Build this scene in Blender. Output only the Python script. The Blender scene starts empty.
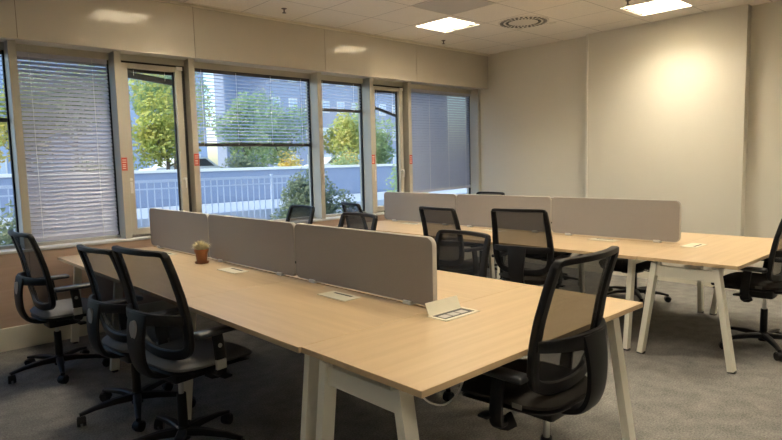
import bpy, bmesh, math, random
from mathutils import Vector, Matrix
PI = math.pi
S = bpy.context.scene
COL = S.collection
R = random.Random(7)

# ---------------------------------------------------------------- camera, world, sun, exposure
cam = bpy.data.cameras.new('camera'); cam_o = bpy.data.objects.new('camera', cam); COL.objects.link(cam_o)
cam.sensor_width = 36.0; cam.lens = 590.4253 / 782 * 36.0; cam.clip_start = 0.05; cam.clip_end = 400
r = Vector((0.73176446, -0.68113654, -0.02395374)); u = Vector((0.08355356, 0.05477261, 0.99499687)); f = Vector((0.67641672, 0.73010477, -0.09699203))
M = Matrix((r, u, -f)).transposed().to_4x4(); M.translation = Vector((-1.3039, -1.2824, 1.4713))
cam_o.matrix_world = M
S.camera = cam_o
S.view_settings.view_transform = 'Standard'; S.view_settings.look = 'None'
S.view_settings.exposure = 0.75; S.view_settings.gamma = 1.0; S.view_settings.use_curve_mapping = False

W = bpy.data.worlds.new('world'); S.world = W; W.use_nodes = True
nt = W.node_tree; nt.nodes.clear()
out = nt.nodes.new('ShaderNodeOutputWorld'); bg = nt.nodes.new('ShaderNodeBackground')
sky = nt.nodes.new('ShaderNodeTexSky'); sky.sky_type = 'NISHITA'; sky.sun_disc = False
sky.sun_elevation = math.radians(28); sky.sun_rotation = math.radians(250); sky.air_density = 1.3; sky.dust_density = 1.5
sky.ozone_density = 3.0
nt.links.new(sky.outputs[0], bg.inputs[0]); nt.links.new(bg.outputs[0], out.inputs[0])
bg.inputs[1].default_value = 0.31
sun = bpy.data.lights.new('sun', 'SUN'); sun.energy = 3.0; sun.angle = 0.01; sun.color = (1, .9, .72)
sun_o = bpy.data.objects.new('sun', sun); COL.objects.link(sun_o)
sun_o.rotation_euler = Vector((0.90, -0.01, -0.45)).to_track_quat('-Z', 'Y').to_euler()
LAMP = 52.0     # strength of the ceiling lamps' diffusers

# ---------------------------------------------------------------- materials
def new_mat(name):
    m = bpy.data.materials.new(name); m.use_nodes = True
    return m, m.node_tree, m.node_tree.nodes['Principled BSDF']
def mat(name, c, rough=.5, metal=0., spec=.5, noise=None, bump=None):
    m, t, b = new_mat(name)
    b.inputs['Base Color'].default_value = (*c, 1); b.inputs['Roughness'].default_value = rough
    b.inputs['Metallic'].default_value = metal; b.inputs['Specular IOR Level'].default_value = spec
    tc = t.nodes.new('ShaderNodeTexCoord')
    n = t.nodes.new('ShaderNodeTexNoise'); sc, amt = noise or (30, .04)
    n.inputs['Scale'].default_value = sc; n.inputs['Detail'].default_value = 3
    t.links.new(tc.outputs['Object'], n.inputs['Vector'])
    mx = t.nodes.new('ShaderNodeMix'); mx.data_type = 'RGBA'
    mx.inputs[6].default_value = (*[max(0, v * (1 - amt)) for v in c], 1)
    mx.inputs[7].default_value = (*[min(1, v * (1 + amt)) for v in c], 1)
    t.links.new(n.outputs['Fac'], mx.inputs[0]); t.links.new(mx.outputs[2], b.inputs['Base Color'])
    if bump:
        n2 = t.nodes.new('ShaderNodeTexNoise'); n2.inputs['Scale'].default_value = bump[0]; n2.inputs['Detail'].default_value = 4
        t.links.new(tc.outputs['Object'], n2.inputs['Vector'])
        bp = t.nodes.new('ShaderNodeBump'); bp.inputs['Strength'].default_value = bump[1]; bp.inputs['Distance'].default_value = .004
        t.links.new(n2.outputs['Fac'], bp.inputs['Height']); t.links.new(bp.outputs[0], b.inputs['Normal'])
    return m
def ramp(t, stops):
    r_ = t.nodes.new('ShaderNodeValToRGB'); e = r_.color_ramp.elements
    e[0].position, e[0].color = stops[0][0], (*stops[0][1], 1); e[1].position, e[1].color = stops[-1][0], (*stops[-1][1], 1)
    for p, c in stops[1:-1]:
        x = e.new(p); x.color = (*c, 1)
    return r_
def wood(name, a, b_, scale, rough=.38):
    m, t, b = new_mat(name)
    tc = t.nodes.new('ShaderNodeTexCoord'); mp = t.nodes.new('ShaderNodeMapping'); mp.inputs['Scale'].default_value = scale
    n = t.nodes.new('ShaderNodeTexNoise'); n.inputs['Scale'].default_value = 1; n.inputs['Detail'].default_value = 6; n.inputs['Distortion'].default_value = .4
    t.links.new(tc.outputs['Object'], mp.inputs[0]); t.links.new(mp.outputs[0], n.inputs['Vector'])
    rp = ramp(t, [(.3, a), (.7, b_)]); t.links.new(n.outputs['Fac'], rp.inputs[0]); t.links.new(rp.outputs[0], b.inputs['Base Color'])
    b.inputs['Roughness'].default_value = rough; b.inputs['Specular IOR Level'].default_value = .5
    return m
m_wall = mat('painted_wall', (.71, .675, .585), .75, noise=(3, .015), bump=(90, .08))
m_bead = mat('white_corner_bead', (.78, .75, .67), .6)
m_skirt = mat('cream_skirting', (.72, .68, .57), .5)
m_soffit = mat('glossy_panel', (.55, .515, .45), .07, spec=.5, noise=(2, .01))
m_soffit_under = mat('soffit_underside', (.60, .60, .58), .5)
m_joint = mat('panel_joint', (.22, .19, .15), .6)
m_sillwood = wood('beech_laminate_sill', (.50, .36, .28), (.56, .41, .32), (1.5, 30, 30), .4)
m_silltop = mat('white_sill_top', (.70, .70, .70), .35)
m_frame = mat('champagne_aluminium', (.52, .495, .43), .42, .25, noise=(60, .03))
m_black = mat('black_rubber_and_gap_shade', (.012, .012, .013), .6)
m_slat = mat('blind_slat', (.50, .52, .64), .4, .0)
m_slat_lit = mat('blind_slat_open_lit', (.88, .90, .95), .22, .55)  # brighter slat copy for open blinds, sky sheen put into colour and gloss
m_slat_dayblue = mat('blind_slat_daylight_blue', (.40, .47, .63), .4)  # slat copy with blue daylight put into its colour
m_rail = mat('blind_rail', (.07, .07, .075), .45)
m_cord = mat('blind_cord', (.75, .76, .78), .6)
m_white = mat('white_plastic', (.78, .77, .74), .4)
m_red = mat('red_sticker', (.55, .10, .07), .5)
m_stick = mat('sticker_print', (.85, .70, .64), .5)
m_leg = mat('cream_powder_coated_steel', (.80, .77, .67), .4, noise=(200, .02))
m_oak = wood('light_oak_laminate', (.51, .37, .215), (.575, .425, .255), (28, 1.6, 28), .36)
m_oakx = wood('light_oak_laminate_across', (.51, .37, .215), (.575, .425, .255), (1.6, 28, 28), .36)
m_screen = mat('taupe_fabric', (.36, .335, .318), .9, spec=.2, noise=(400, .12), bump=(700, .3))
m_piping = mat('pale_piping', (.46, .43, .38), .7)
m_plastic = mat('black_plastic', (.007, .007, .008), .45, spec=.3)
m_dark_seat = mat('black_seat_fabric', (.030, .027, .024), .9, spec=.2, noise=(300, .3), bump=(500, .3))
m_grey_seat = mat('grey_seat_fabric', (.19, .19, .195), .8, spec=.25, noise=(300, .12), bump=(500, .15))
m_pad = mat('armrest_pad', (.028, .030, .034), .33, spec=.6)
m_chrome = mat('brushed_metal', (.62, .62, .60), .28, .9)
m_badge = mat('grey_badge', (.40, .40, .39), .4)
m_lid = mat('cream_metal_lid', (.74, .70, .56), .4)
m_slot = mat('dark_slot', (.02, .018, .015), .5)
m_terra = mat('terracotta', (.36, .15, .065), .75, noise=(40, .12), bump=(60, .2))
m_dry = mat('dry_moss', (.74, .67, .46), .95, noise=(60, .3))
m_metal_grey = mat('grey_ceiling_panel', (.50, .48, .45), .6)
m_vent = mat('vent_plate', (.66, .62, .55), .5)
m_tag = mat('care_tag_fabric', (.10, .095, .085), .8)
m_brassy = mat('sprinkler_metal', (.12, .10, .09), .35, .6)

def carpet():
    m, t, b = new_mat('grey_loop_carpet')
    tc = t.nodes.new('ShaderNodeTexCoord')
    n = t.nodes.new('ShaderNodeTexNoise'); n.inputs['Scale'].default_value = 95; n.inputs['Detail'].default_value = 5; n.inputs['Roughness'].default_value = .75
    n2 = t.nodes.new('ShaderNodeTexNoise'); n2.inputs['Scale'].default_value = 9; n2.inputs['Detail'].default_value = 6
    for x in (n, n2): t.links.new(tc.outputs['Object'], x.inputs['Vector'])
    ad = t.nodes.new('ShaderNodeMath'); ad.operation = 'MULTIPLY_ADD'; ad.inputs[1].default_value = .35
    t.links.new(n2.outputs['Fac'], ad.inputs[0]); t.links.new(n.outputs['Fac'], ad.inputs[2])
    rp = ramp(t, [(.45, (.085, .082, .078)), (.66, (.185, .178, .165)), (.88, (.31, .297, .27))])
    t.links.new(ad.outputs[0], rp.inputs[0]); t.links.new(rp.outputs[0], b.inputs['Base Color'])
    b.inputs['Roughness'].default_value = .95; b.inputs['Specular IOR Level'].default_value = .15
    bp = t.nodes.new('ShaderNodeBump'); bp.inputs['Strength'].default_value = .5; bp.inputs['Distance'].default_value = .006
    t.links.new(n.outputs['Fac'], bp.inputs['Height']); t.links.new(bp.outputs[0], b.inputs['Normal'])
    return m
def grid_mat(name, c, line, pitch, half, axes=(0, 1), rough=.8, off=(0, 0), noise_amt=.04, line2=None):
    """flat colour with a square joint grid, in object metres"""
    m, t, b = new_mat(name)
    tc = t.nodes.new('ShaderNodeTexCoord'); sp = t.nodes.new('ShaderNodeSeparateXYZ'); t.links.new(tc.outputs['Object'], sp.inputs[0])
    res = []
    for k, ax in enumerate(axes):
        p = pitch if not isinstance(pitch, tuple) else pitch[k]
        a = t.nodes.new('ShaderNodeMath'); a.operation = 'ADD'; a.inputs[1].default_value = off[k] + 60 * p + p / 2; t.links.new(sp.outputs[ax], a.inputs[0])
        q = t.nodes.new('ShaderNodeMath'); q.operation = 'MODULO'; q.inputs[1].default_value = p; t.links.new(a.outputs[0], q.inputs[0])
        s = t.nodes.new('ShaderNodeMath'); s.operation = 'SUBTRACT'; s.inputs[1].default_value = p / 2; t.links.new(q.outputs[0], s.inputs[0])
        ab = t.nodes.new('ShaderNodeMath'); ab.operation = 'ABSOLUTE'; t.links.new(s.outputs[0], ab.inputs[0])
        l = t.nodes.new('ShaderNodeMath'); l.operation = 'LESS_THAN'; l.inputs[1].default_value = half if not isinstance(half, tuple) else half[k]; t.links.new(ab.outputs[0], l.inputs[0]); res.append(l)
    mx = t.nodes.new('ShaderNodeMath'); mx.operation = 'MAXIMUM'; t.links.new(res[0].outputs[0], mx.inputs[0]); t.links.new(res[1].outputs[0], mx.inputs[1])
    n = t.nodes.new('ShaderNodeTexNoise'); n.inputs['Scale'].default_value = 60; n.inputs['Detail'].default_value = 4; t.links.new(tc.outputs['Object'], n.inputs['Vector'])
    rp = ramp(t, [(.3, tuple(v * (1 - noise_amt) for v in c)), (.7, tuple(min(1, v * (1 + noise_amt)) for v in c))]); t.links.new(n.outputs['Fac'], rp.inputs[0])
    cm = t.nodes.new('ShaderNodeMix'); cm.data_type = 'RGBA'; t.links.new(mx.outputs[0], cm.inputs[0]); t.links.new(rp.outputs[0], cm.inputs[6]); cm.inputs[7].default_value = (*line, 1)
    t.links.new(cm.outputs[2], b.inputs['Base Color']); b.inputs['Roughness'].default_value = rough; b.inputs['Specular IOR Level'].default_value = .2
    return m
m_carpet = carpet()
m_ceiling = grid_mat('mineral_ceiling_tile', (.78, .74, .67), (.40, .38, .34), .6, .004)
def glass_mat(name, tint=(.86, .90, .92)):
    m, t, b = new_mat(name); t.nodes.remove(b); o = t.nodes['Material Output']
    tr = t.nodes.new('ShaderNodeBsdfTransparent'); tr.inputs[0].default_value = (*tint, 1)
    gl = t.nodes.new('ShaderNodeBsdfGlossy'); gl.inputs['Roughness'].default_value = .02
    lw = t.nodes.new('ShaderNodeLayerWeight'); lw.inputs[0].default_value = .5
    pw = t.nodes.new('ShaderNodeMath'); pw.operation = 'POWER'; pw.inputs[1].default_value = 4.5; t.links.new(lw.outputs['Facing'], pw.inputs[0])
    fr = t.nodes.new('ShaderNodeMath'); fr.operation = 'MULTIPLY_ADD'; fr.inputs[1].default_value = .7; fr.inputs[2].default_value = .035; t.links.new(pw.outputs[0], fr.inputs[0])
    mx = t.nodes.new('ShaderNodeMixShader'); t.links.new(fr.outputs[0], mx.inputs[0]); t.links.new(tr.outputs[0], mx.inputs[1]); t.links.new(gl.outputs[0], mx.inputs[2])
    t.links.new(mx.outputs[0], o.inputs[0]); return m
m_glass = glass_mat('window_glass')
def mesh_mat(name, c, solid):
    m, t, b = new_mat(name); o = t.nodes['Material Output']
    b.inputs['Base Color'].default_value = (*c, 1); b.inputs['Roughness'].default_value = .7
    tc = t.nodes.new('ShaderNodeTexCoord'); v = t.nodes.new('ShaderNodeTexVoronoi'); v.inputs['Scale'].default_value = 260
    t.links.new(tc.outputs['Object'], v.inputs['Vector'])
    mr = t.nodes.new('ShaderNodeMapRange'); mr.inputs[1].default_value = .1; mr.inputs[2].default_value = .7; mr.inputs[3].default_value = solid - .03; mr.inputs[4].default_value = solid + .03
    t.links.new(v.outputs['Distance'], mr.inputs[0])
    tr = t.nodes.new('ShaderNodeBsdfTransparent'); mx = t.nodes.new('ShaderNodeMixShader')
    t.links.new(mr.outputs[0], mx.inputs[0]); t.links.new(tr.outputs[0], mx.inputs[1]); t.links.new(b.outputs[0], mx.inputs[2]); t.links.new(mx.outputs[0], o.inputs[0])
    return m
m_mesh = mesh_mat('black_back_mesh', (.010, .011, .015), .74)
def emit(name, c, s):
    m, t, b = new_mat(name); b.inputs['Base Color'].default_value = (.8, .8, .8, 1)
    b.inputs['Emission Color'].default_value = (*c, 1); b.inputs['Emission Strength'].default_value = s; return m
m_lamp = emit('lamp_diffuser', (1.0, .89, .70), LAMP)
m_louvre = mat('lamp_louvre', (.50, .48, .43), .4, .2)
m_ceil_metal = mat('lamp_housing', (.66, .61, .53), .6)
# outside
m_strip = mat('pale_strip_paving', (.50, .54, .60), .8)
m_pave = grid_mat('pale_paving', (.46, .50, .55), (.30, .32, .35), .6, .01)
m_street = mat('street_asphalt', (.20, .22, .24), .9)
m_parapet = mat('shaded_parapet', (.25, .31, .44), .85, noise=(4, .06))  # blue shade put into the colour of the pale wall
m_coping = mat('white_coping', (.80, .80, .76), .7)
m_rail_out = mat('shaded_railing', (.46, .53, .66), .5)  # white bars toned down, blue shade is in the colour
def leaf(name, a, b_):
    m, t, b = new_mat(name); tc = t.nodes.new('ShaderNodeTexCoord'); n = t.nodes.new('ShaderNodeTexNoise'); n.inputs['Scale'].default_value = 2.2; n.inputs['Detail'].default_value = 5
    t.links.new(tc.outputs['Object'], n.inputs['Vector']); rp = ramp(t, [(.35, a), (.65, b_)]); t.links.new(n.outputs['Fac'], rp.inputs[0]); t.links.new(rp.outputs[0], b.inputs['Base Color'])
    b.inputs['Roughness'].default_value = .6; o = t.nodes['Material Output']
    tl = t.nodes.new('ShaderNodeBsdfTranslucent'); t.links.new(rp.outputs[0], tl.inputs[0]); mx = t.nodes.new('ShaderNodeMixShader'); mx.inputs[0].default_value = .4
    t.links.new(b.outputs[0], mx.inputs[1]); t.links.new(tl.outputs[0], mx.inputs[2]); t.links.new(mx.outputs[0], o.inputs[0]); return m
m_yellow = leaf('autumn_yellow_leaves', (.55, .50, .13), (.42, .50, .14))
m_green = leaf('green_leaves', (.24, .36, .17), (.46, .56, .26))
m_bush = leaf('dull_green_leaves', (.14, .19, .13), (.26, .31, .18))
m_orange = leaf('golden_leaves', (.75, .52, .10), (.66, .60, .20))
m_bark = mat('bark', (.13, .10, .075), .9)
m_shadewall = mat('render_in_blue_shade', (.36, .46, .66), .85, noise=(.6, .06))  # the blue is the front's shade, put into the wall colour
m_palewall = mat('pale_facade', (.74, .74, .72), .85, noise=(.6, .04))
m_brick = mat('grey_brick_blue_shade', (.36, .41, .54), .85, noise=(3, .12))  # grey brick with bluish shade mixed into its colour
m_pane_far = mat('far_window_glass', (.55, .66, .80), .15, spec=.8)
m_pane_dark = mat('far_window_dark', (.08, .11, .17), .15, spec=.8)
m_car = mat('white_car_paint', (.82, .83, .84), .3)
m_carglass = mat('car_glass', (.05, .06, .08), .1)

# ---------------------------------------------------------------- mesh helpers
def obj(name, bm, m, parent=None, smooth=False, loc=None):
    me = bpy.data.meshes.new(name)
    bmesh.ops.recalc_face_normals(bm, faces=bm.faces[:])
    bm.to_mesh(me); bm.free(); me.materials.append(m)
    if smooth:
        for p in me.polygons: p.use_smooth = True
        me.set_sharp_from_angle(angle=math.radians(38))
    o = bpy.data.objects.new(name, me); COL.objects.link(o)
    if parent: o.parent = parent
    if loc: o.location = loc
    return o
def struct(name, bm, m, parent=None, label=None, **k):
    o = obj(name, bm, m, parent, **k)
    if parent is None: o['kind'] = 'structure'
    if label: o['label'] = label
    return o
def thing(name, label, cat, loc=(0, 0, 0), rz=0, group=None):
    o = bpy.data.objects.new(name, None); COL.objects.link(o); o.empty_display_size = .1
    o.location = loc; o.rotation_euler = (0, 0, rz); o['label'] = label; o['category'] = cat
    if group: o['group'] = group
    return o
def tag(o, label, cat, group=None):
    o['label'] = label; o['category'] = cat
    if group: o['group'] = group
    return o
CHILD = {}
def copy_tree(o, parent=None):
    c = o.copy(); COL.objects.link(c); c.parent = parent
    for ch in list(o.children): copy_tree(ch, c)
    return c
def NB(): return bmesh.new()
def box(bm, x0, x1, y0, y1, z0, z1, bev=0., seg=2):
    t = bmesh.new()
    bmesh.ops.create_cube(t, size=1)
    for v in t.verts: v.co = Vector(((x0 + x1) / 2 + v.co.x * (x1 - x0), (y0 + y1) / 2 + v.co.y * (y1 - y0), (z0 + z1) / 2 + v.co.z * (z1 - z0)))
    if bev: bmesh.ops.bevel(t, geom=t.edges[:], offset=bev, segments=seg, profile=.5, affect='EDGES')
    merge(bm, t); return bm
def merge(bm, t, mtx=None):
    mp = {}
    for v in t.verts: mp[v.index if False else v] = bm.verts.new(mtx @ v.co if mtx else v.co)
    for fc in t.faces:
        try: bm.faces.new([mp[v] for v in fc.verts])
        except ValueError: pass
    t.free()
def cyl(bm, p0, p1, r0, r1=None, n=20, cap=True):
    p0, p1 = Vector(p0), Vector(p1); r1 = r0 if r1 is None else r1
    d = (p1 - p0).normalized(); a = d.orthogonal().normalized(); b = d.cross(a)
    A = [bm.verts.new(p0 + (a * math.cos(2 * PI * i / n) + b * math.sin(2 * PI * i / n)) * r0) for i in range(n)]
    B = [bm.verts.new(p1 + (a * math.cos(2 * PI * i / n) + b * math.sin(2 * PI * i / n)) * r1) for i in range(n)]
    for i in range(n): bm.faces.new((A[i], A[(i + 1) % n], B[(i + 1) % n], B[i]))
    if cap: bm.faces.new(A[::-1]); bm.faces.new(B)
    return bm
def lathe(bm, prof, c=(0, 0, 0), n=28):
    rings = []
    for rr, z in prof:
        rings.append([bm.verts.new((c[0] + rr * math.cos(2 * PI * i / n), c[1] + rr * math.sin(2 * PI * i / n), c[2] + z)) for i in range(n)] if rr > 1e-6 else [bm.verts.new((c[0], c[1], c[2] + z))])
    for a, b in zip(rings, rings[1:]):
        for i in range(n):
            j = (i + 1) % n
            if len(a) == 1 and len(b) == 1: continue
            if len(a) == 1: bm.faces.new((a[0], b[j], b[i]))
            elif len(b) == 1: bm.faces.new((a[i], a[j], b[0]))
            else: bm.faces.new((a[i], a[j], b[j], b[i]))
    return bm
def smooth_path(pts, n, closed=False):
    P = [Vector(p) for p in pts]; out = []; L = len(P)
    rng = range(L if closed else L - 1)
    for i in rng:
        g = (lambda k: P[k % L]) if closed else (lambda k: P[min(max(k, 0), L - 1)])
        p0, p1, p2, p3 = g(i - 1), g(i), g(i + 1), g(i + 2)
        for k in range(n):
            t = k / n
            out.append(.5 * ((2 * p1) + (p2 - p0) * t + (2 * p0 - 5 * p1 + 4 * p2 - p3) * t * t + (3 * p1 - p0 - 3 * p2 + p3) * t ** 3))
    if not closed: out.append(P[-1])
    return out
def sweep(bm, pts, w, h, ref, closed=False, nsec=8, ws=None, hs=None):
    """sweep a rounded section: w along side = tangent x ref, h along the rest"""
    rings = []; L = len(pts)
    for i, p in enumerate(pts):
        a = pts[(i - 1) % L] if (closed or i > 0) else pts[i]; b = pts[(i + 1) % L] if (closed or i < L - 1) else pts[i]
        t = (b - a).normalized(); rf = Vector(ref(p) if callable(ref) else ref)
        s = t.cross(rf); s = s.normalized() if s.length > 1e-6 else Vector((0, 1, 0)); q = s.cross(t).normalized()
        ww = (ws[i] if ws else w) / 2; hh = (hs[i] if hs else h) / 2; ring = []
        for k in range(nsec * 2):
            an = 2 * PI * (k + .5) / (nsec * 2); c_, s_ = math.cos(an), math.sin(an); e = .5
            ring.append(bm.verts.new(p + s * (ww * math.copysign(abs(c_) ** e, c_)) + q * (hh * math.copysign(abs(s_) ** e, s_))))
        rings.append(ring)
    N = nsec * 2
    for i in range(L if closed else L - 1):
        A, B = rings[i], rings[(i + 1) % L]
        for k in range(N): bm.faces.new((A[k], A[(k + 1) % N], B[(k + 1) % N], B[k]))
    if not closed: bm.faces.new(rings[0][::-1]); bm.faces.new(rings[-1])
    return bm
def bar(bm, p0, p1, w, h, ref=(0, 0, 1)):
    """square-section straight bar; w along p x ref"""
    p0, p1 = Vector(p0), Vector(p1); t = (p1 - p0).normalized(); s = t.cross(Vector(ref)).normalized(); q = s.cross(t)
    V = [bm.verts.new(p + s * w / 2 * a + q * h / 2 * b) for p in (p0, p1) for a, b in ((-1, -1), (1, -1), (1, 1), (-1, 1))]
    for fc in ((0, 1, 2, 3), (7, 6, 5, 4), (0, 4, 5, 1), (1, 5, 6, 2), (2, 6, 7, 3), (3, 7, 4, 0)): bm.faces.new([V[i] for i in fc])
    return bm

# ---------------------------------------------------------------- the room
X0, X1, Y0, Y1, ZC = -3.2, 5.86, -4.2, 4.40, 3.02
struct('floor', box(NB(), X0, 6.0, Y0, Y1 + .02, -.05, 0), m_carpet)
LAMPS = [(.93, 3.335), (3.93, 3.335), (5.07, 1.45), (3.93, -.3), (2.1, 1.5), (-.9, -1.95), (.93, -.3), (5.07, -1.5)]
hw_ = .262
cx_ = sorted({X0, 6.1} | {x + s * hw_ for x, y in LAMPS for s in (-1, 1)}); cy_ = sorted({Y0, Y1 + .3} | {y + s * hw_ for x, y in LAMPS for s in (-1, 1)})
b = NB()
for xa, xc in zip(cx_, cx_[1:]):
    for ya, yc in zip(cy_, cy_[1:]):
        mx_, my_ = (xa + xc) / 2, (ya + yc) / 2
        if not any(abs(mx_ - x) < hw_ and abs(my_ - y) < hw_ for x, y in LAMPS): box(b, xa, xc, ya, yc, ZC, ZC + .02)
struct('ceiling', b, m_ceiling)
# right wall: set back near the windows, a proud panel in the middle, set back again near the camera
b = NB(); box(b, 5.86, 6.1, 4.03, 4.62, 0, ZC); box(b, 5.835, 6.1, 2.60, 4.03, 0, ZC); box(b, 5.74, 6.1, .79, 2.60, 0, ZC); box(b, 5.86, 6.1, Y0, .79, 0, ZC)
struct('wall_right', b, m_wall)
struct('trim_1', box(NB(), 5.732, 5.745, 2.580, 2.606, .08, ZC), m_bead)
b = NB(); box(b, 5.82, 5.835, 2.61, 4.03, 0, .085); box(b, 5.725, 5.74, .78, 2.61, 0, .085); box(b, 5.845, 5.86, Y0, .78, 0, .085); box(b, 5.846, 5.86, 4.03, 4.36, 0, .085)
struct('baseboard_right', b, m_skirt)
struct('wall_left', box(NB(), X0 - .1, X0, Y0, Y1 + .2, 0, ZC), m_wall)
struct('wall_rear', box(NB(), X0 - .1, 6.1, Y0 - .1, Y0, 0, ZC), m_wall)
# window wall: sill wall, sill, skirting, glossy bulkhead
b = NB(); box(b, X0, 5.86, 4.40, 4.64, 0, .80)
struct('wall_window_side', b, m_wall)
b = NB()
xs = [X0, -1.86, -.20, 1.30, 2.80, 4.36, 5.86]
for a, c in zip(xs, xs[1:]): box(b, a + .0015, c - .0015, 4.384, 4.402, .19, .80)
struct('trim_2', b, m_sillwood, label='wood laminate boards cladding the wall below the windows')
struct('trim_3', box(NB(), X0, 5.866, 4.375, 4.62, .80, .822, .004), m_silltop, label='pale window sill board running under all windows')
struct('baseboard_window_side', box(NB(), X0, 5.86, 4.362, 4.384, 0, .19, .003), m_skirt)
b = NB(); box(b, X0, 5.86, 4.256, 4.64, 2.535, ZC)
bh = struct('wall_bulkhead_side', b, m_soffit_under)
b = NB(); xs = [X0, -1.68, -.18, 1.30, 2.858, 4.345, 5.86]
for a, c in zip(xs, xs[1:]): box(b, a + .003, c - .003, 4.248, 4.256, 2.52, ZC - .004)
struct('trim_4', b, m_soffit, label='glossy beige panels facing the bulkhead above the windows')
b = NB()
for x in xs[1:-1]: box(b, x - .003, x + .003, 4.2535, 4.257, 2.53, ZC - .004)
struct('trim_5', b, m_joint, label='dark joints between the bulkhead panels')
struct('trim_6', box(NB(), X0, 5.86, 4.225, 4.248, ZC - .022, ZC - .001), m_skirt, label='edge trim where the ceiling meets the bulkhead')

# mullions
GY = 4.56
mull = [-1.86, -.195, .625, 1.325, 2.875, 3.68, 4.355]
for k, x in enumerate(mull):
    b = NB(); box(b, x - .03, x + .03, 4.40, 4.64, .822, 2.535, .002, 1)
    struct('trim_%d' % (10 + k), b, m_frame, label='vertical window mullion')
struct('trim_20', box(NB(), 5.80, 5.868, 4.40, 4.64, .822, 2.54), m_frame, label='vertical frame at the right end of the windows')
spans = [(X0, -1.89), (-1.83, -.225), (-.165, .595), (.655, 1.295), (1.355, 2.845), (2.905, 3.65), (3.71, 4.325), (4.385, 5.80)]
casement = (3, 6)
for k, (a, c) in enumerate(spans):
    b = NB()
    if k in casement:
        box(b, a, c, 4.50, 4.62, 2.475, 2.535); box(b, a, c, 4.50, 4.62, .822, .835)
        root = struct('window_%d' % (k + 1), b, m_frame)
        g = NB(); box(g, a, c, 4.51, 4.60, 2.440, 2.475); box(g, c - .055, c, 4.51, 4.60, .835, 2.475); box(g, a, c, 4.53, 4.60, .835, .85)  # dark strips standing in for shade in the sash gap
        struct('gap_shade', g, m_black, root, label='black strips drawn as the shaded gap round the sash')
        s0, s1, z0, z1, fw = a + .004, c - .05, .845, 2.448, .068
        g = NB()
        box(g, s0, s0 + fw, 4.455, 4.53, z0, z1, .004); box(g, s1 - fw, s1, 4.455, 4.53, z0, z1, .004)
        box(g, s0 + fw, s1 - fw, 4.457, 4.53, z1 - .045, z1); box(g, s0 + fw, s1 - fw, 4.457, 4.53, z0, z0 + .06)
        struct('sash', g, m_frame, root)
        g = NB(); box(g, s0 + fw, s1 - fw, 4.498, 4.503, z0 + .06, z1 - .045); struct('glass', g, m_glass, root)
        g = NB(); box(g, s1 - fw - .012, s1 - fw, 4.49, 4.512, z0 + .06, z1 - .045); struct('spacer', g, m_black, root)
        g = NB(); cyl(g, (s1 - .03, 4.455, 1.36), (s1 - .03, 4.425, 1.36), .014); sweep(g, [Vector((s1 - .03, 4.425, 1.36)), Vector((s1 - .03, 4.420, 1.33)), Vector((s1 - .03, 4.424, 1.27))], .018, .012, (1, 0, 0)); struct('handle', g, m_white, root, smooth=True)
        g = NB(); box(g, s1 - .055, s1 + .005, 4.445, 4.456, z1 - .03, z1 + .005, .003); struct('hinge', g, m_white, root)
        g = NB(); cyl(g, (s0 + .035, 4.455, 1.37), (s0 + .035, 4.442, 1.37), .013); box(g, s0 + .024, s0 + .048, 4.447, 4.451, 1.24, 1.35); struct('key_tag', g, m_white, root)
    else:
        box(b, a, c, 4.53, 4.62, 2.475, 2.535); box(b, a, c, 4.535, 4.62, .822, .85)
        root = struct('window_%d' % (k + 1), b, m_frame)
        g = NB(); box(g, a, c, GY + .035, GY + .041, .85, 2.475); struct('glass', g, m_glass, root)
        g = NB(); box(g, a, a + .014, GY + .0, GY + .03, .85, 2.475); box(g, c - .014, c, GY, GY + .03, .85, 2.475); struct('spacer', g, m_black, root)
# slatted blinds
def blind(a, c, zl, zr, closed, label, y=GY, top=2.46, rail=True, pitch=.036, ang=None, nmin=0, gap=.0186, sm=None, rail_h=.034):
    t = thing('venetian_blind', label, 'blind', ((a + c) / 2, y, top))
    w = c - a; L, Rr = top - zl, top - zr
    n = max(nmin, int(max(L, Rr) / pitch)); b = NB(); an = math.radians(ang if ang is not None else (58 if closed else 12)); hw = .0140 if not closed else gap
    for i in range(1, n):
        dl, dr = -L * i / n, -Rr * i / n; j = R.uniform(-.015, .015) if closed else 0
        dy, dz = hw * math.cos(an + j), hw * math.sin(an + j)
        seg = 1
        A = [bm_v(b, (-w / 2, -dy, dl - dz)), bm_v(b, (-w / 2, 0, dl + .0015)), bm_v(b, (-w / 2, dy, dl + dz))]
        B = [bm_v(b, (w / 2, -dy, dr - dz)), bm_v(b, (w / 2, 0, dr + .0015)), bm_v(b, (w / 2, dy, dr + dz))]
        for k in (0, 1): b.faces.new((A[k], A[k + 1], B[k + 1], B[k]))
    obj('slats', b, sm or (m_slat if closed else m_slat_lit), t)
    g = NB(); box(g, -w / 2, w / 2, -.013, .013, -.02, .015); obj('head_rail', g, m_slat if closed else m_rail, t)
    g = NB(); bar(g, (-w / 2, 0, -L), (w / 2, 0, -Rr), .024, rail_h); obj('bottom_rail', g, m_rail if not closed else m_slat, t)
    for fx in ((-.36, .32) if w < 1 else (-.42, -.15, .14, .42)):
        g = NB(); zz = -(L * (.5 - fx) + Rr * (.5 + fx)); cyl(g, (fx * w, -.017, 0), (fx * w, -.017, zz), .0022, n=6); obj('cord', g, m_cord, t)
    return t
def bm_v(b, p): return b.verts.new(p)
blind(-1.80, -.24, 1.90, 1.90, False, 'half-lowered blind in the window at the far left edge of the photo', ang=30)
blind(-.150, .580, .875, .875, True, 'fully lowered closed pale blind left of the first narrow casement')
blind(.735, 1.17, 2.350, 2.305, False, 'fully raised dark blind at the top of the left casement', y=4.515, top=2.395, nmin=2, rail_h=.055)
blind(1.372, 2.828, 1.700, 1.700, False, 'half-lowered open blind in the widest window', ang=30)
blind(2.922, 3.632, 2.125, 2.125, False, 'short blind lowered a fifth of the way between two mullions', ang=30)
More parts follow.
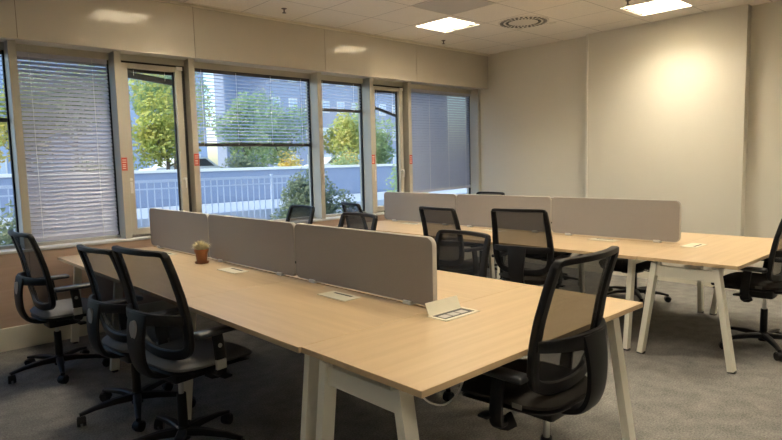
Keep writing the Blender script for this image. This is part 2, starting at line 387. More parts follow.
blind(3.79, 4.20, 2.19, 2.09, False, 'crooked slanting blind in the right casement', y=4.515, top=2.400, ang=35)
blind(4.402, 5.785, 1.045, 1.075, True, 'fully lowered blind with blue daylight in its slat colour, in the last window by the right wall', gap=.0205, sm=m_slat_dayblue)
# stickers on mullions
for k, (x, z, lab) in enumerate([(.625, 1.515, 'red warning sticker on the mullion left of the left casement'), (1.325, 1.545, 'red warning sticker on the mullion between left casement and widest window'),
                       (3.68, 1.515, 'red warning sticker on the mullion left of the right casement'), (4.355, 1.505, 'red warning sticker on the mullion beside the last closed blind')]):
    t = thing('sticker', lab, 'sticker', (x, 4.399, z), 0, 'red stickers on the window mullions')
    obj('backing', box(NB(), -.026, .026, -.001, .001, -.060, .060), m_red, t)
    g = NB()
    for zz in (.038, .018, -.006, -.022, -.040): box(g, -.018, .018 - .006 * (zz < 0), -.0018, -.0008, zz - .004, zz + .003)
    obj('print', g, m_stick, t)

# ---------------------------------------------------------------- ceiling fixtures
def lamp(x, y, label):
    t = thing('ceiling_light', label, 'ceiling light', (x, y, ZC), 0, 'square louvred ceiling lights')
    g = NB(); w = .262
    for sg in (-1, 1):
        lo, hi = sorted((sg * w, sg * (w + .004))); box(g, lo, hi, -w, w, -.003, .075); box(g, -w, w, lo, hi, -.003, .075)
    box(g, -w, w, -w, w, .070, .075)
    obj('housing', g, m_ceil_metal, t)
    obj('diffuser', box(NB(), -.258, .258, -.258, .258, .062, .068), m_lamp, t)
    g = NB()
    for k in range(1, 6):
        q = -.262 + .0873 * k; e = .0045 if k % 2 else .0025
        box(g, q - e, q + e, -.262, .262, .008, .056); box(g, -.262, .262, q - e, q + e, .009, .055)
    obj('louvre', g, m_louvre, t)
lamp(.93, 3.335, 'square louvred ceiling light mirrored at the left end of the bulkhead')
lamp(3.93, 3.335, 'bright square ceiling light nearest the windows')
lamp(5.07, 1.45, 'bright square ceiling light nearest the right wall')
lamp(3.9, -.3, 'unseen square ceiling light added over the near right part of the room')  # out of view, guessed position, added to light the room
lamp(2.1, 1.5, 'unseen square ceiling light added over the aisle between the desk rows')  # unseen lamp, added on a guessed layout to light the desks
lamp(-.9, -1.95, 'unseen square ceiling light added above and behind the camera')  # unseen lamp added to brighten the near desk legs
lamp(.93, -.3, 'unseen square fill light added above the near end desk')  # fill lamp out of view, added to brighten the desks
lamp(5.07, -1.5, 'unseen square fill light added in the near right corner of the room')  # unseen fill lamp, added to raise the overall brightness
t = thing('swirl_diffuser', 'round perforated air diffuser in the ceiling between the two bright lights', 'air vent', (4.5, 2.7, ZC))
obj('plate', lathe(NB(), [(0, -.008), (.275, -.008), (.285, -.004), (.285, 0)]), m_vent, t, smooth=True)
g = NB()
for k in range(30):
    a = 2 * PI * k / 30
    for r0, r1 in ((.165, .198), (.222, .262)):
        aa = a + (.1 if r0 > .2 else 0); d = Vector((math.cos(aa), math.sin(aa), 0)); bar(g, d * r0 + Vector((0, 0, -.009)), d * r1 + Vector((0, 0, -.009)), .020 if r0 < .2 else .026, .004)
obj('slots', g, m_slot, t)
t2 = thing('ceiling_grille', 'plain grey square panel set in the tiles beside a bright light', 'ceiling panel', (3.3, 2.7, ZC))
obj('panel', box(NB(), -.288, .288, -.288, .288, -.005, 0), m_metal_grey, t2)
g = NB()
for s in (-1, 1): box(g, min(s * .288, s * .296), max(s * .288, s * .296), -.296, .296, -.007, 0); box(g, -.296, .296, min(s * .288, s * .296), max(s * .288, s * .296), -.007, 0)
obj('rim', g, m_vent, t2)
for x, y, lab in [(2.065, 3.844, 'sprinkler head on the ceiling near the left of the bulkhead'), (4.531, 3.94, 'sprinkler head below the light nearest the windows'), (4.585, 1.524, 'sprinkler head beside the light nearest the right wall')]:
    t = thing('sprinkler', lab, 'sprinkler', (x, y, ZC), 0, 'ceiling sprinklers')
    obj('escutcheon', lathe(NB(), [(0, -.006), (.022, -.006), (.028, 0)]), m_brassy, t, smooth=True)
    g = NB(); cyl(g, (0, 0, -.006), (0, 0, -.04), .007); lathe(g, [(0, -.045), (.02, -.045), (.02, -.041), (0, -.041)]); obj('nozzle', g, m_brassy, t)
for x, y, lab in [(4.81, 2.52, 'small round sensor disc right of the air diffuser'), (4.76, 2.93, 'small round sensor disc in front of the air diffuser')]:
    tag(obj('ceiling_sensor', lathe(NB(), [(0, -.012), (.03, -.012), (.038, 0)]), m_vent, None, True, (x, y, ZC)), lab, 'sensor')

# ---------------------------------------------------------------- desks
TH = .74
def leg_bm(foot, top, w=.055, d=.035):
    g = NB(); bar(g, (foot[0], foot[1], .012), (top[0], top[1], .70), d, w, (0, 1, 0) if abs(foot[1] - top[1]) < .01 else (1, 0, 0)); return g
def foot_bm(p): return box(NB(), p[0] - .018, p[0] + .018, p[1] - .024, p[1] + .024, 0, .013)
def a_frame_x(t, y):   # spans the double desk across X
    for fx, tx in ((.045, .12), (1.555, 1.48)):
        g = NB(); bar(g, (fx, y, .012), (tx, y, .70), .035, .058, (1, 0, 0)); lg = obj('leg', g, m_leg, t); obj('foot_glide', foot_bm((fx, y)), m_black, lg)
    obj('cross_beam', box(NB(), .12, 1.48, y - .018, y + .018, .655, .70), m_leg, t)
def bench(y0, y1, label, far_frame, dx, dy, near_frame=True):
    t = thing('bench_desk', label, 'desk', (dx, dy, 0), 0, 'double bench desks')
    for a, c in ((-.013, .79), (.81, 1.6)): obj('tabletop', box(NB(), a, c, y0 + .0005, y1 - .0005, TH - .025, TH, .0015, 1), m_oak, t)
    g = NB()
    for x in (.30, 1.30): box(g, x - .02, x + .02, y0 + .01, y1 - .01, .672, .712)
    obj('side_rail', g, m_leg, t)
    obj('cable_tray', box(NB(), .70, .90, y0 + .06, y1 - .06, .60, .606), m_leg, t)
    if near_frame: a_frame_x(t, y0 + .088)
    if far_frame: a_frame_x(t, y1 - .11)
    return t
def head_desk(label, dx, dy):
    t = thing('head_desk', label, 'desk', (dx, dy, 0), 0, 'end desks closing each row')
    obj('tabletop', box(NB(), .0, 1.6, 0, .6765, TH - .025, TH, .0015, 1), m_oakx, t)
    for x in (.05, 1.55):
        fr = NB(); box(fr, x - .016, x + .016, .14, .565, .605, .682, .002, 1); obj('end_beam', fr, m_leg, t)
        for fy, ty in ((.035, .145), (.655, .56)):
            g = NB(); bar(g, (x, fy, .012), (x, ty, .70), .062, .040, (0, 1, 0)); lg = obj('leg', g, m_leg, t); obj('foot_glide', foot_bm((x, fy)), m_black, lg)
        g = NB()
        for y in (.18, .53): box(g, x - .012, x + .012, y - .01, y + .01, .68, .716)
        obj('spacer', g, m_leg, t)
    obj('cross_beam', box(NB(), .06, 1.54, .32, .36, .66, .70), m_leg, t)
    return t
PW = 1.21
ys = [.677 + PW * k for k in range(4)]
R2 = (2.947, -.028)
where = ['beside the end desk', 'in the middle of the row', 'against the window wall']
for dx, dy, nm in ((0, 0, 'near'), R2 + ('far',)):
    for k in range(3):
        bench(ys[k], ys[k + 1] - (.0 if k < 2 else .01), 'oak-topped double desk of the %s row, %s' % (nm, where[k]), k == 2, dx, dy)
head_desk('oak-topped desk closing the near row, closest to the camera, its socket flap open', 0, 0)
head_desk('oak-topped desk closing the far row, by the chair at the right edge', *R2)

# privacy screens
def rrect(w, h, rd, n=8):
    P = []
    for cx, cy, a0 in ((w / 2 - rd, h - rd, 0), (-w / 2 + rd, h - rd, 90), (-w / 2 + rd, rd, 180), (w / 2 - rd, rd, 270)):
        for k in range(n + 1):
            a = math.radians(a0 + 90 * k / n); P.append((cx + rd * math.cos(a), cy + rd * math.sin(a)))
    return P
def make_screen():
    t = thing('desk_screen', '', 'screen divider')
    P = rrect(1.20, .34, .04); g = NB()
    A = [g.verts.new((-.014, y, z)) for y, z in P]; B = [g.verts.new((.014, y, z)) for y, z in P]
    g.faces.new(A); g.faces.new(B[::-1])
    for i in range(len(P)): j = (i + 1) % len(P); g.faces.new((A[i], A[j], B[j], B[i]))
    obj('panel', g, m_screen, t)
    P = rrect(1.204, .344, .042); g = NB(); sweep(g, [Vector((0, y, z - .002)) for y, z in P], .020, .006, (1, 0, 0), closed=True, nsec=4) if False else None
    pts = [Vector((0, y, z - .002)) for y, z in P]
    pts = [p for i, p in enumerate(pts) if i == 0 or (p - pts[i - 1]).length > 1e-4]
    sweep(g, pts, .006, .0295, (1, 0, 0), closed=True, nsec=3)
    obj('piping', g, m_piping, t, True)
    for y in (-.42, .42): obj('clamp', box(NB(), -.022, .022, y - .03, y + .03, -.016, .004, .002), m_white, t)  # real brackets, a window glint is put into their white
    obj('end_clip', box(NB(), -.016, .016, .594, .603, .085, .10), m_black, t)
    return t
scr0 = make_screen(); first = True
side = ['nearest the camera', 'in the middle of the row', 'next to the windows']
for dx, dy, nm in ((0, 0, 'near'), R2 + ('far',)):
    for k in range(3):
        s = scr0 if first else copy_tree(scr0); first = False
        s.location = (dx + .80, dy + ys[k] + PW / 2, .757)
        s['label'] = 'taupe fabric desk screen on the %s row, %s' % (nm, side[k]); s['group'] = 'fabric screens along the desk rows'
# sockets
def power_box(x, y, rot, label, is_open=False, first=None):
    t = thing('desk_power_box', label, 'socket box', (x, y, TH), rot, None if is_open else 'closed cream cable flaps in the desk tops')
    g = NB(); w, d = .125, .06
    if not is_open:
        obj('lid', box(NB(), -w, w, -d, d, 0, .004, .001, 1), m_lid, t)
        obj('cable_slot', box(NB(), -w * .62, w * .62, -d * .62, -d * .36, .0035, .0048), m_slot, t)
    else:
        box(g, -w, w, -d, -d + .018, 0, .004); box(g, -w, w, d - .012, d, 0, .004); box(g, -w, -w + .018, -d, d, 0, .004); box(g, w - .018, w, -d, d, 0, .004); obj('rim', g, m_lid, t)
        obj('well', box(NB(), -w + .018, w - .018, -d + .018, d - .012, .0, .0015), m_slot, t)
        g = NB()
        for k in range(3): box(g, -.09 + k * .06, -.09 + k * .06 + .05, -.022, .022, .001, .003, .0005, 1)
        obj('sockets', g, m_metal_grey, t)
        g = NB(); bar(g, (0, d - .004, .002), (0, d + .022, .060), .23, .004, (0, 1, 0)); obj('flap', g, m_lid, t)
    return t
yn = ['near the front', 'in the middle', 'next to the windows']
for dx, dy, nm in ((0, 0, 'near'), R2 + ('far',)):
    for k in range(3): power_box(dx + .665, dy + ys[k] + PW / 2 - .0, PI / 2, 'cream cable flap in the %s desk row top, %s' % (nm, yn[k]))
power_box(.795, .555, 0, 'open cream socket box with its flap standing up on the near end desk', True)
power_box(R2[0] + .78, R2[1] + .56, 0, 'closed cream cable flap in the end desk of the far row')

# plant
t = thing('potted_plant', 'small terracotta pot of dried fluffy grass on the near desk row', 'plant', (.668, 2.985, TH))
obj('saucer', lathe(NB(), [(0, 0), (.046, 0), (.055, .012), (.050, .012), (.044, .005), (0, .005)]), m_terra, t, True)
obj('pot', lathe(NB(), [(0, .006), (.037, .006), (.046, .085), (.052, .085), (.054, .108), (.047, .108), (.043, .09), (0, .09)]), m_terra, t, True)
g = NB()
for k in range(420):
    a = R.uniform(0, 2 * PI); e = R.uniform(.0, 1) ** .6; rr = .095 * e; tip = Vector((rr * math.cos(a) * R.uniform(.7, 1.1), rr * math.sin(a) * R.uniform(.7, 1.1), .115 + .055 * math.sqrt(max(0, 1 - e * e)) * R.uniform(.4, 1.3)))
    p0 = Vector((.02 * math.cos(a) * e, .02 * math.sin(a) * e, .09)); s = Vector((-math.sin(a), math.cos(a), R.uniform(-.5, .5))) * R.uniform(.002, .0045)
    md = (p0 + tip) / 2 + Vector((0, 0, .012)); v = [g.verts.new(q) for q in (p0, md - s, tip, md + s)]; g.faces.new(v)
obj('dried_grass', g, m_dry, t)

# white cable
pts = smooth_path([(.62, .40, .712), (.57, .30, .62), (.50, .27, .53), (.40, .26, .50), (.30, .26, .54), (.24, .27, .62), (.22, .28, .71)], 6)
g = NB(); sweep(g, pts, .007, .007, (.1, 1, .1), nsec=4); tag(obj('power_cable', g, m_white, None, True), 'white cable hanging in a loop under the near end desk', 'cable')

# ---------------------------------------------------------------- office chair, facing +X
def xb(z):
    T = [(.44, -.080), (.50, -.100), (.60, -.130), (.70, -.146), (.80, -.163), (.90, -.188), (1.02, -.225), (1.1, -.25)]
    for (a, p), (c, q) in zip(T, T[1:]):
        if z <= c: return p + (q - p) * (z - a) / (c - a)
    return T[-1][1]
def back(y, z): return Vector((xb(z) + .045 * (y / .24) ** 2, y, z))
HALF = [(.0, 1.018), (.12, 1.017), (.206, 1.015), (.225, 1.004), (.230, .965), (.236, .85), (.242, .75), (.243, .66), (.232, .58), (.200, .520), (.12, .493), (.0, .486)]
def loop_pts():
    a = smooth_path([(y, z, 0) for y, z in HALF], 5); h = [(p.x, p.y) for p in a]
    full = h + [(-y, z) for y, z in h[-2:0:-1]]
    return full
def half_w(z):
    h = smooth_path([(y, zz, 0) for y, zz in HALF], 8); best = 0
    for p, q in zip(h, h[1:]):
        if (p.y - z) * (q.y - z) <= 0 and abs(p.y - q.y) > 1e-6: best = max(best, p.x + (q.x - p.x) * (z - p.y) / (q.y - p.y))
    return best
def cushion(bm, cx, w, d, z0, z1, n=28, m=12):
    """rounded seat pad with a waterfall front"""
    def rim(k, sc):
        a = 2 * PI * k / n; c_, s_ = math.cos(a), math.sin(a); e = .52
        x = cx + d / 2 * sc * math.copysign(abs(c_) ** e, c_); y = w / 2 * sc * math.copysign(abs(s_) ** e, s_) * (1 - .06 * (x - cx) / (d / 2) * -1)
        return x, y
    def drop(x, y): return -.030 * max(0, (x - cx) / (d / 2)) ** 3 + .008 * (y / (w / 2)) ** 2
    lv = [(.0, z1), (.45, z1 + .002), (.80, z1), (.93, z1 - .010), (.99, z1 - .024), (1.0, (z0 + z1) / 2 - .004), (.97, z0 + .004), (.90, z0), (0, z0)]
    prev = None
    for sc, z in lv:
        if sc == 0: ring = [bm.verts.new((cx, 0, z))]
        else: ring = [bm.verts.new((*rim(k, sc), z + drop(*rim(k, sc)))) for k in range(n)]
        if prev:
            for k in range(n):
                j = (k + 1) % n
                if len(prev) == 1: bm.faces.new((prev[0], ring[k], ring[j]))
                elif len(ring) == 1: bm.faces.new((prev[k], ring[0], prev[j]))
                else: bm.faces.new((prev[k], ring[k], ring[j], prev[j]))
        prev = ring
    return bm
def make_chair(grey):
    t = thing('office_chair', '', 'office chair')
    # base
    g = NB(); lathe(g, [(0, .055), (.034, .055), (.036, .115), (.028, .125), (0, .125)], n=24)
    for k in range(5):
        a = 2 * PI * k / 5 + .35; d = Vector((math.cos(a), math.sin(a), 0))
        pts = [d * .02 + Vector((0, 0, .095)), d * .12 + Vector((0, 0, .098)), d * .24 + Vector((0, 0, .088)), d * .325 + Vector((0, 0, .072))]
        sweep(g, pts, 0, 0, (0, 0, 1), ws=[.052, .046, .036, .028], hs=[.045, .038, .028, .020], nsec=4)
    obj('star_base', g, m_plastic, t, True)
    for k in range(5):
        a = 2 * PI * k / 5 + .35; d = Vector((math.cos(a), math.sin(a), 0)); c0 = d * .315; ax = Vector((math.cos(a + .9 + k), math.sin(a + .9 + k), 0))
        g = NB()
        for s in (-1, 1): cyl(g, c0 + ax * .006 * s + Vector((0, 0, .029)), c0 + ax * .024 * s + Vector((0, 0, .029)), .029, .026, n=20)
        cyl(g, c0 + Vector((0, 0, .03)), c0 + Vector((0, 0, .072)), .008, n=10)
        sd = ax.cross(Vector((0, 0, 1))); pts = [c0 + sd * (.030 * math.cos(q)) + Vector((0, 0, .030 + .032 * math.sin(q))) for q in [PI * i / 8 for i in range(9)]]
        sweep(g, pts, .046, .004, lambda p, c0=c0: (p - c0 - Vector((0, 0, .03))), nsec=3)
        obj('castor', g, m_plastic, t, True)
    obj('column_sleeve', cyl(NB(), (0, 0, .10), (0, 0, .30), .026, .024), m_plastic, t, True)
    obj('gas_lift', cyl(NB(), (0, 0, .20), (0, 0, .42), .0135), m_chrome, t, True)
    # mechanism and upper parts (moved up and down together by lift)
    g = NB(); box(g, -.07, .14, -.07, .07, .318, .405, .016); box(g, -.05, .22, -.20, .20, .392, .408, .004); mech = obj('tilt_mechanism', g, m_plastic, t, True)
    g = NB(); cyl(g, (.10, .06, .37), (.11, .25, .372), .006, n=8); box(g, .085, .135, .24, .30, .364, .378, .005)
    obj('lever', g, m_plastic, mech, True)
    g = NB(); cyl(g, (.08, -.06, .37), (.09, -.24, .365), .006, n=8); box(g, .065, .115, -.29, -.23, .357, .371, .005)
    obj('lever', g, m_plastic, mech, True)
    obj('seat_shell', cushion(NB(), .095, .475, .465, .392, .420), m_plastic, t, True)
    obj('seat', cushion(NB(), .10, .49, .48, .412, .458), m_grey_seat if grey else m_dark_seat, t, True)
    # back
    g = NB(); lp = loop_pts(); P = [back(y, z) for y, z in lp]
    ws = [.028 if z > 1.0 else .038 + .014 * min(1, (1.0 - z) / .3) for y, z in lp]
    sweep(g, P, .03, .024, (1, 0, 0), closed=True, nsec=5, ws=ws, hs=[.034] * len(ws)); bf = obj('back_frame', g, m_plastic, t, True)
    g = NB(); rows = []
    for i in range(25):
        z = .492 + (1.012 - .492) * i / 24; hw = max(half_w(z) - .004, .01); rows.append([g.verts.new(back(-hw + 2 * hw * k / 16, z) + Vector((.003, 0, 0))) for k in range(17)])
    for A, B in zip(rows, rows[1:]):
        for k in range(16): g.faces.new((A[k], A[k + 1], B[k + 1], B[k]))
    obj('back_mesh', g, m_mesh, t, True)
    g = NB(); pts = []
    for i in range(21):
        y = -.243 + .486 * i / 20; pts.append(back(y, .69) + Vector((-.012 - .050 * (1 - (y / .243) ** 2) ** .8, 0, 0)))
    sweep(g, pts, .050, .020, (1, 0, 0), nsec=4, ws=[.046 + .022 * (1 - abs(i - 10) / 10) for i in range(21)], hs=[.026] * 21); obj('lumbar_band', g, m_plastic, t, True)
    g = NB(); pts = smooth_path([(-.206, 0, .712), (-.222, 0, .63), (-.226, 0, .55), (-.216, 0, .47), (-.180, 0, .405), (-.11, 0, .378), (-.04, 0, .380)], 5)
    n = len(pts); sweep(g, pts, .1, .03, lambda p: (p.x + .05, 0, p.z - .62), nsec=5, ws=[.165 - .065 * min(1, i / (n * .75)) for i in range(n)], hs=[.026 + .012 * (i / n) for i in range(n)])
    sp = obj('back_spine', g, m_plastic, t, True)
    if grey:
        g = NB(); k0 = Vector((-.2365, .0, .635)); ring = [g.verts.new(k0 + Vector((-.003, .030 * math.cos(q), .046 * math.sin(q)))) for q in [2 * PI * i / 24 for i in range(24)]]; ring2 = [g.verts.new(v.co + Vector((.02, .003 * (v.co.y - k0.y) / .03, 0))) for v in ring]
        g.faces.new(ring)
        for i in range(24): g.faces.new((ring[i], ring[(i + 1) % 24], ring2[(i + 1) % 24], ring2[i]))
        obj('oval_badge', g, m_badge, sp)
    # arms
    for s in (-1, 1):
        g = NB(); pts = smooth_path([(.06, .16 * s, .400), (.065, .235 * s, .400), (.068, .262 * s, .425), (.062, .266 * s, .52), (.05, .266 * s, .615)], 5)
        n = len(pts); sweep(g, pts, .05, .022, (0, 1, .0001), nsec=4, ws=[.066 - .012 * i / n for i in range(n)], hs=[.024] * n); ar = obj('armrest', g, m_plastic, t, True)
        g = NB(); box(g, -.075, .185, .225 * s if s > 0 else -.303, .303 if s > 0 else -.225, .615, .642, .011, 3); obj('arm_pad', g, m_pad, ar, True)
        if grey:
            g = NB(); box(g, .034, .090, *sorted((.262 * s, .281 * s)), .432, .482, .003); obj('metal_bracket', g, m_chrome, ar)
            g = NB(); c_ = Vector((.056, .2785 * s, .555)); cyl(g, c_ - Vector((0, .002 * s, 0)), c_ + Vector((0, .004 * s, 0)), .011, n=16); obj('adjust_button', g, m_badge, ar)
    if not grey:
        obj('care_tag', box(NB(), -.040, .005, .2425, .2455, .424, .444), m_tag, t)
    return t
UP = ('tilt_mechanism', 'seat_shell', 'seat', 'back_frame', 'back_mesh', 'lumbar_band', 'back_spine', 'armrest', 'care_tag')
CH = {True: make_chair(True), False: make_chair(False)}; used = {True: False, False: False}
def place(x, y, deg, lift, grey, label, spin=0):
    c = copy_tree(CH[grey]) if used[grey] else CH[grey]; used[grey] = True
    c.location = (x, y, 0); c.rotation_euler = (0, 0, math.radians(deg)); c['label'] = label; c['category'] = 'office chair'; c['group'] = 'office chairs around the desk rows'
    for ch in c.children:
        n = ch.name.split('.')[0]
        if n in UP: ch.location.z = min(lift, .035 if grey else .010) if n == 'armrest' else lift
        elif n in ('star_base', 'castor'): ch.rotation_euler.z = math.radians(spin)
    return c
LIFT0 = 0
place(-.235, 3.496, 3.5, .024, True, 'black mesh chair with grey seat alone by the skirting below the closed blind', 20)
place(-.091, 2.339, 5, .004, True, 'grey-seated mesh chair half hidden behind the nearer chair on the left', 10)
place(-.095, 1.665, 9, .058, True, 'grey-seated mesh chair in the left foreground with armrest tucked under the desk edge', 62)
place(.795, .046, 91, .079, False, 'large black mesh chair in the foreground at the end of the near desk row', 15)
place(1.540, 1.290, 175, -.032, False, 'black mesh chair facing the near row, its back beside the near screen end', 30)
place(1.655, 2.51, 176, .024, False, 'right black chair of the two overlapping near the windows, facing the near row', 50)
place(1.928, 3.747, 174.5, .025, False, 'black chair under the widest window, seen over the near row screens', 0)
place(2.922, 3.687, -16.6, .018, False, 'black chair rising behind another, at the window end of the far row', 0)
place(2.985, 2.50, -5, .012, False, 'black mesh chair at the far row, left of its neighbour in front of the screens', 12)
place(2.925, 1.585, 11, .040, False, 'black mesh chair at the far row with the widest back in front of the screens', 62)
place(4.749, 3.528, 174.5, .025, False, 'chair behind the far row screens, only its top edge showing by the window corner', 0)
place(4.72, 2.45, 178, -.03, False, 'chair hidden behind the joint of the far row screens', 20)
place(4.60, 1.42, 172, -.03, False, 'chair behind the far row whose base shows under the desk', 25)
place(R2[0] + .795, R2[1] + .050, 91, .07, False, 'black mesh chair at the right edge, at the end of the far desk row', 30)

# ---------------------------------------------------------------- outside
g = NB(); box(g, -12, 40, 4.66, 12.0, -.3, -.02); struct('trim_30', g, m_pave, label='pale paved terrace outside the windows')
g = NB(); box(g, -40, 90, 12.2, 90, .3, .5); struct('trim_31', g, m_street, label='street behind the parapet')
struct('trim_33', box(NB(), -10, 30, 9.12, 11.95, -.02, .60), m_strip, label='raised white paved strip between railing and parapet')
t = thing('parapet_wall', 'long pale parapet wall with white coping beyond the terrace', 'wall', (0, 12, 0))
obj('wall', box(NB(), -10, 30, 0, .2, -.1, 1.36), m_parapet, t); obj('coping', box(NB(), -10, 30, -.05, .25, 1.36, 1.43, .01), m_coping, t)
def railing(x0, x1, y, label):
    t = thing('railing', label, 'railing', (x0, y, 0), 0, 'metal railing sections on the terrace'); w = x1 - x0
    g = NB(); box(g, 0, w, -.02, .02, 1.22, 1.27); box(g, 0, w, -.015, .015, 1.10, 1.125); box(g, 0, w, -.015, .015, .30, .33); obj('rails', g, m_rail_out, t)
    g = NB(); n = int(w / .12)
    for k in range(1, n): box(g, k * w / n - .008, k * w / n + .008, -.008, .008, .33, 1.22)
    obj('bars', g, m_rail_out, t)
    obj('post', box(NB(), -.025, .025, -.025, .025, -.02, 1.30), m_rail_out, t)
wh = ['far left window', 'left casement', 'left half of the widest window', 'right half of the widest window']
for k, (a, c) in enumerate([(-.6, 1.36), (1.4, 3.16), (3.2, 4.96), (5.0, 6.2)]): railing(a, c, 9.0, 'pale metal railing section seen through the ' + wh[k])
struct('trim_32', box(NB(), -2, 6.3, 8.9, 9.1, -.02, .3), m_parapet, label='low kerb carrying the terrace railing')

def foliage(c, rad, n, sz, m, parent, name='foliage', lobes=10):
    g = NB(); cs = []
    for k in range(lobes):
        v = Vector((R.gauss(0, 1), R.gauss(0, 1), R.gauss(0, 1))).normalized() * R.uniform(.2, .75); cs.append((Vector((v.x * rad[0], v.y * rad[1], v.z * rad[2])), R.uniform(.35, .6)))
    for i in range(n):
        lc, lr = cs[i % lobes]; v = Vector((R.gauss(0, 1), R.gauss(0, 1), R.gauss(0, 1))).normalized() * lr * R.uniform(.55, 1)
        p = Vector(c) + lc + Vector((v.x * rad[0], v.y * rad[1], v.z * rad[2])); a = Vector((R.gauss(0, 1), R.gauss(0, 1), R.gauss(0, 1))).normalized(); b_ = a.orthogonal().normalized(); s = sz * R.uniform(.6, 1.3)
        g.faces.new([g.verts.new(q) for q in (p - a * s, p - b_ * s * .5, p + a * s, p + b_ * s * .5)])
    return obj(name, g, m, parent)
def tree(x, y, z0, h, rad, m, label, n=2600, sz=.09):
    t = thing('tree', label, 'tree', (x, y, z0), 0, 'trees along the street')
    g = NB(); cyl(g, (0, 0, 0), (.05, 0, h * .6), .09, .05, 10)
    for k in range(5):
        a = k * 1.3; cyl(g, (.03, 0, h * (.4 + .05 * k)), (rad[0] * .6 * math.cos(a), rad[1] * .6 * math.sin(a), h * .6 + .3 * k), .03, .01, 6)
    obj('trunk', g, m_bark, t); foliage((0, 0, h), rad, n, sz, m, t)
tree(7.0, 19, .5, 2.5, (1.9, 1.5, 1.7), m_yellow, 'yellow-green tree filling the left casement', 4200)
tree(2.9, 19.5, .5, 2.3, (1.4, 1.2, 1.6), m_yellow, 'yellow-green tree behind the blind of the left casement', 2500)
tree(.6, 16, .5, 2.6, (1.3, 1.2, 1.9), m_orange, 'golden tree seen through the far left window', 2500)
tree(10.6, 20, .5, 2.3, (1.2, 1.1, 1.9), m_green, 'green tree in the left part of the widest window')
tree(12.9, 21, .5, 2.1, (1.8, 1.2, 1.7), m_green, 'broad green tree in the right part of the widest window', 3200)
tree(15.6, 20, .5, 2.2, (1.1, 1.1, 1.6), m_yellow, 'bright yellow tree between the widest window and the right casement', 3200)
tree(19.0, 21.5, .5, 2.0, (1.2, 1.0, 1.4), m_green, 'green tree seen through the right casement')
tree(5.2, 23, .5, 3.6, (2.4, 1.4, 2.2), m_green, 'tall green tree rising behind the yellow-green ones of the left casement', 4500)
tree(9.4, 24, .5, 3.4, (2.2, 1.4, 2.3), m_green, 'tall pale green tree behind the left part of the widest window', 4500)
tree(14.3, 25, .5, 3.1, (2.4, 1.4, 2.2), m_green, 'tall green tree behind the right part of the widest window', 4500)
tree(21.3, 26, .5, 2.8, (2.4, 1.4, 2.0), m_green, 'wide green tree far behind the right casement', 3500)
def bush(x, y, z0, rad, m, label, n=1500, sz=.035):
    t = thing('bush', label, 'bush', (x, y, z0)); g = NB()
    for k in range(6): a = k * 1.05; cyl(g, (0, 0, 0), (rad[0] * .5 * math.cos(a), rad[1] * .5 * math.sin(a), rad[2] * 1.2), .015, .006, 6)
    obj('stems', g, m_bark, t); foliage((0, 0, rad[2]), rad, n, sz, m, t, lobes=14)
bush(4.70, 7.2, 0, (.82, .55, .64), m_bush, 'big round dark bush outside the right part of the widest window', 8000, .040)
bush(7.35, 7.4, 0, (.55, .5, .80), m_green, 'tall leafy bush outside the right casement', 2800)
bush(.15, 6.4, 0, (.55, .4, .62), m_bush, 'low bush outside the far left window', 1800)
bush(3.3, 14.2, .5, (.9, .5, .65), m_green, 'bush behind the parapet seen through the left casement', 1400, .06)
bush(10.0, 15.5, .5, (.9, .6, .72), m_orange, 'golden bush behind the parapet in the middle of the widest window', 1400, .06)
bush(12.0, 15.2, .5, (.9, .6, .75), m_green, 'green bush behind the parapet right of the golden one', 1400, .06)
bush(13.6, 17.2, .5, (.8, .6, .72), m_orange, 'golden bush at the right end of the widest window', 1400, .06)
bush(8.0, 15.5, .5, (.9, .6, .75), m_bush, 'dark bush behind the parapet in the left of the widest window', 1400, .06)
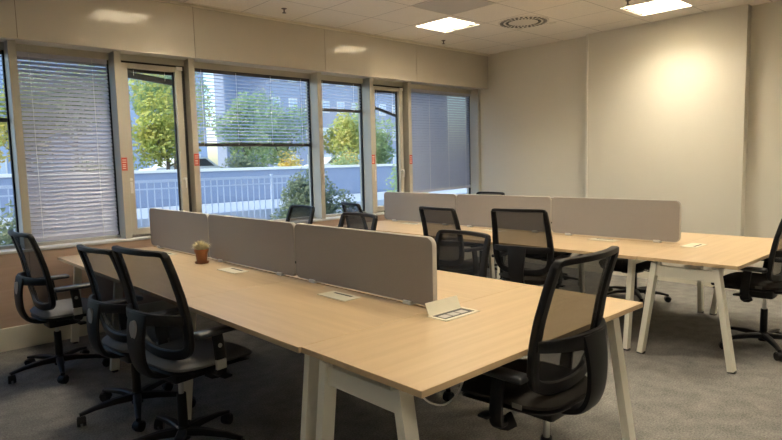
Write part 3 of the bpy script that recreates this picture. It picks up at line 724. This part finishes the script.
def car(x, y, rz, label):
    t = thing('parked_car', label, 'car', (x, y, .5), rz)
    prof = [(-2.1, .35), (-2.15, .75), (-1.9, .95), (-1.3, 1.0), (-.8, 1.42), (.6, 1.45), (1.25, 1.0), (2.0, .88), (2.15, .6), (2.1, .3)]
    g = NB(); A = [g.verts.new((a, -.82, z)) for a, z in prof]; B = [g.verts.new((a, .82, z)) for a, z in prof]; g.faces.new(A); g.faces.new(B[::-1])
    for i in range(len(prof)): j = (i + 1) % len(prof); g.faces.new((A[i], A[j], B[j], B[i]))
    obj('body', g, m_car, t)
    g = NB()
    for s in (-.83, .83):
        V = [g.verts.new((a, s, z)) for a, z in ((-1.15, 1.02), (-.78, 1.34), (.56, 1.37), (1.05, 1.02))]; V2 = [g.verts.new((v.co.x, s * .985, v.co.z)) for v in V]
        g.faces.new(V); g.faces.new(V2[::-1])
        for i in range(4): g.faces.new((V[i], V[(i + 1) % 4], V2[(i + 1) % 4], V2[i]))
    obj('windows', g, m_carglass, t)
    for a in (-1.3, 1.35):
        for s in (-.72, .72): obj('wheel', cyl(NB(), (a, s - .1, .31), (a, s + .1, .31), .31), m_black, t)
car(11.0, 26.5, .1, 'white car parked behind the left of the widest window')
car(22.5, 29.5, -.1, 'white car parked behind the parapet beside the bright yellow tree')

def building(x0, x1, y, h, m, label, floors, cols, pane, winw=.55, winh=.5, dep=10):
    t = thing('apartment_building', label, 'building', ((x0 + x1) / 2, y, .5)); w = x1 - x0
    obj('walls', box(NB(), -w / 2, w / 2, 0, dep, 0, h), m, t); obj('roof', box(NB(), -w / 2 - .3, w / 2 + .3, -.3, dep + .3, h, h + .4), m_palewall, t)
    cw, fh = w / cols, h / floors
    src = None
    for i in range(cols):
        for j in range(floors):
            xx, zz = -w / 2 + cw * (i + .5), fh * (j + .5)
            if src is None:
                g = NB(); a, c = cw * winw / 2, fh * winh / 2
                box(g, -a, a, -.05, .05, -c, c); fr = obj('window', g, m_coping, t); g = NB(); box(g, -a + .1, -.04, -.07, -.04, -c + .1, c - .1); box(g, .04, a - .1, -.07, -.04, -c + .1, c - .1); obj('pane', g, pane, fr); src = fr
                fr.location = (xx, 0, zz)
            else:
                c_ = src.copy(); COL.objects.link(c_); c_.parent = t; c_.location = (xx, 0, zz)
                for ch in src.children: d = ch.copy(); COL.objects.link(d); d.parent = c_
building(-14, 20.6, 44, 24, m_shadewall, 'apartment block in painted blue shade behind the left windows', 9, 13, m_pane_far)
building(27.5, 52, 46, 21, m_brick, 'grey brick apartment block behind the yellow tree', 8, 13, m_pane_far, .5, .45)
building(19, 30, 66, 22, m_palewall, 'pale tower standing between the two apartment blocks', 7, 3, m_pane_dark)
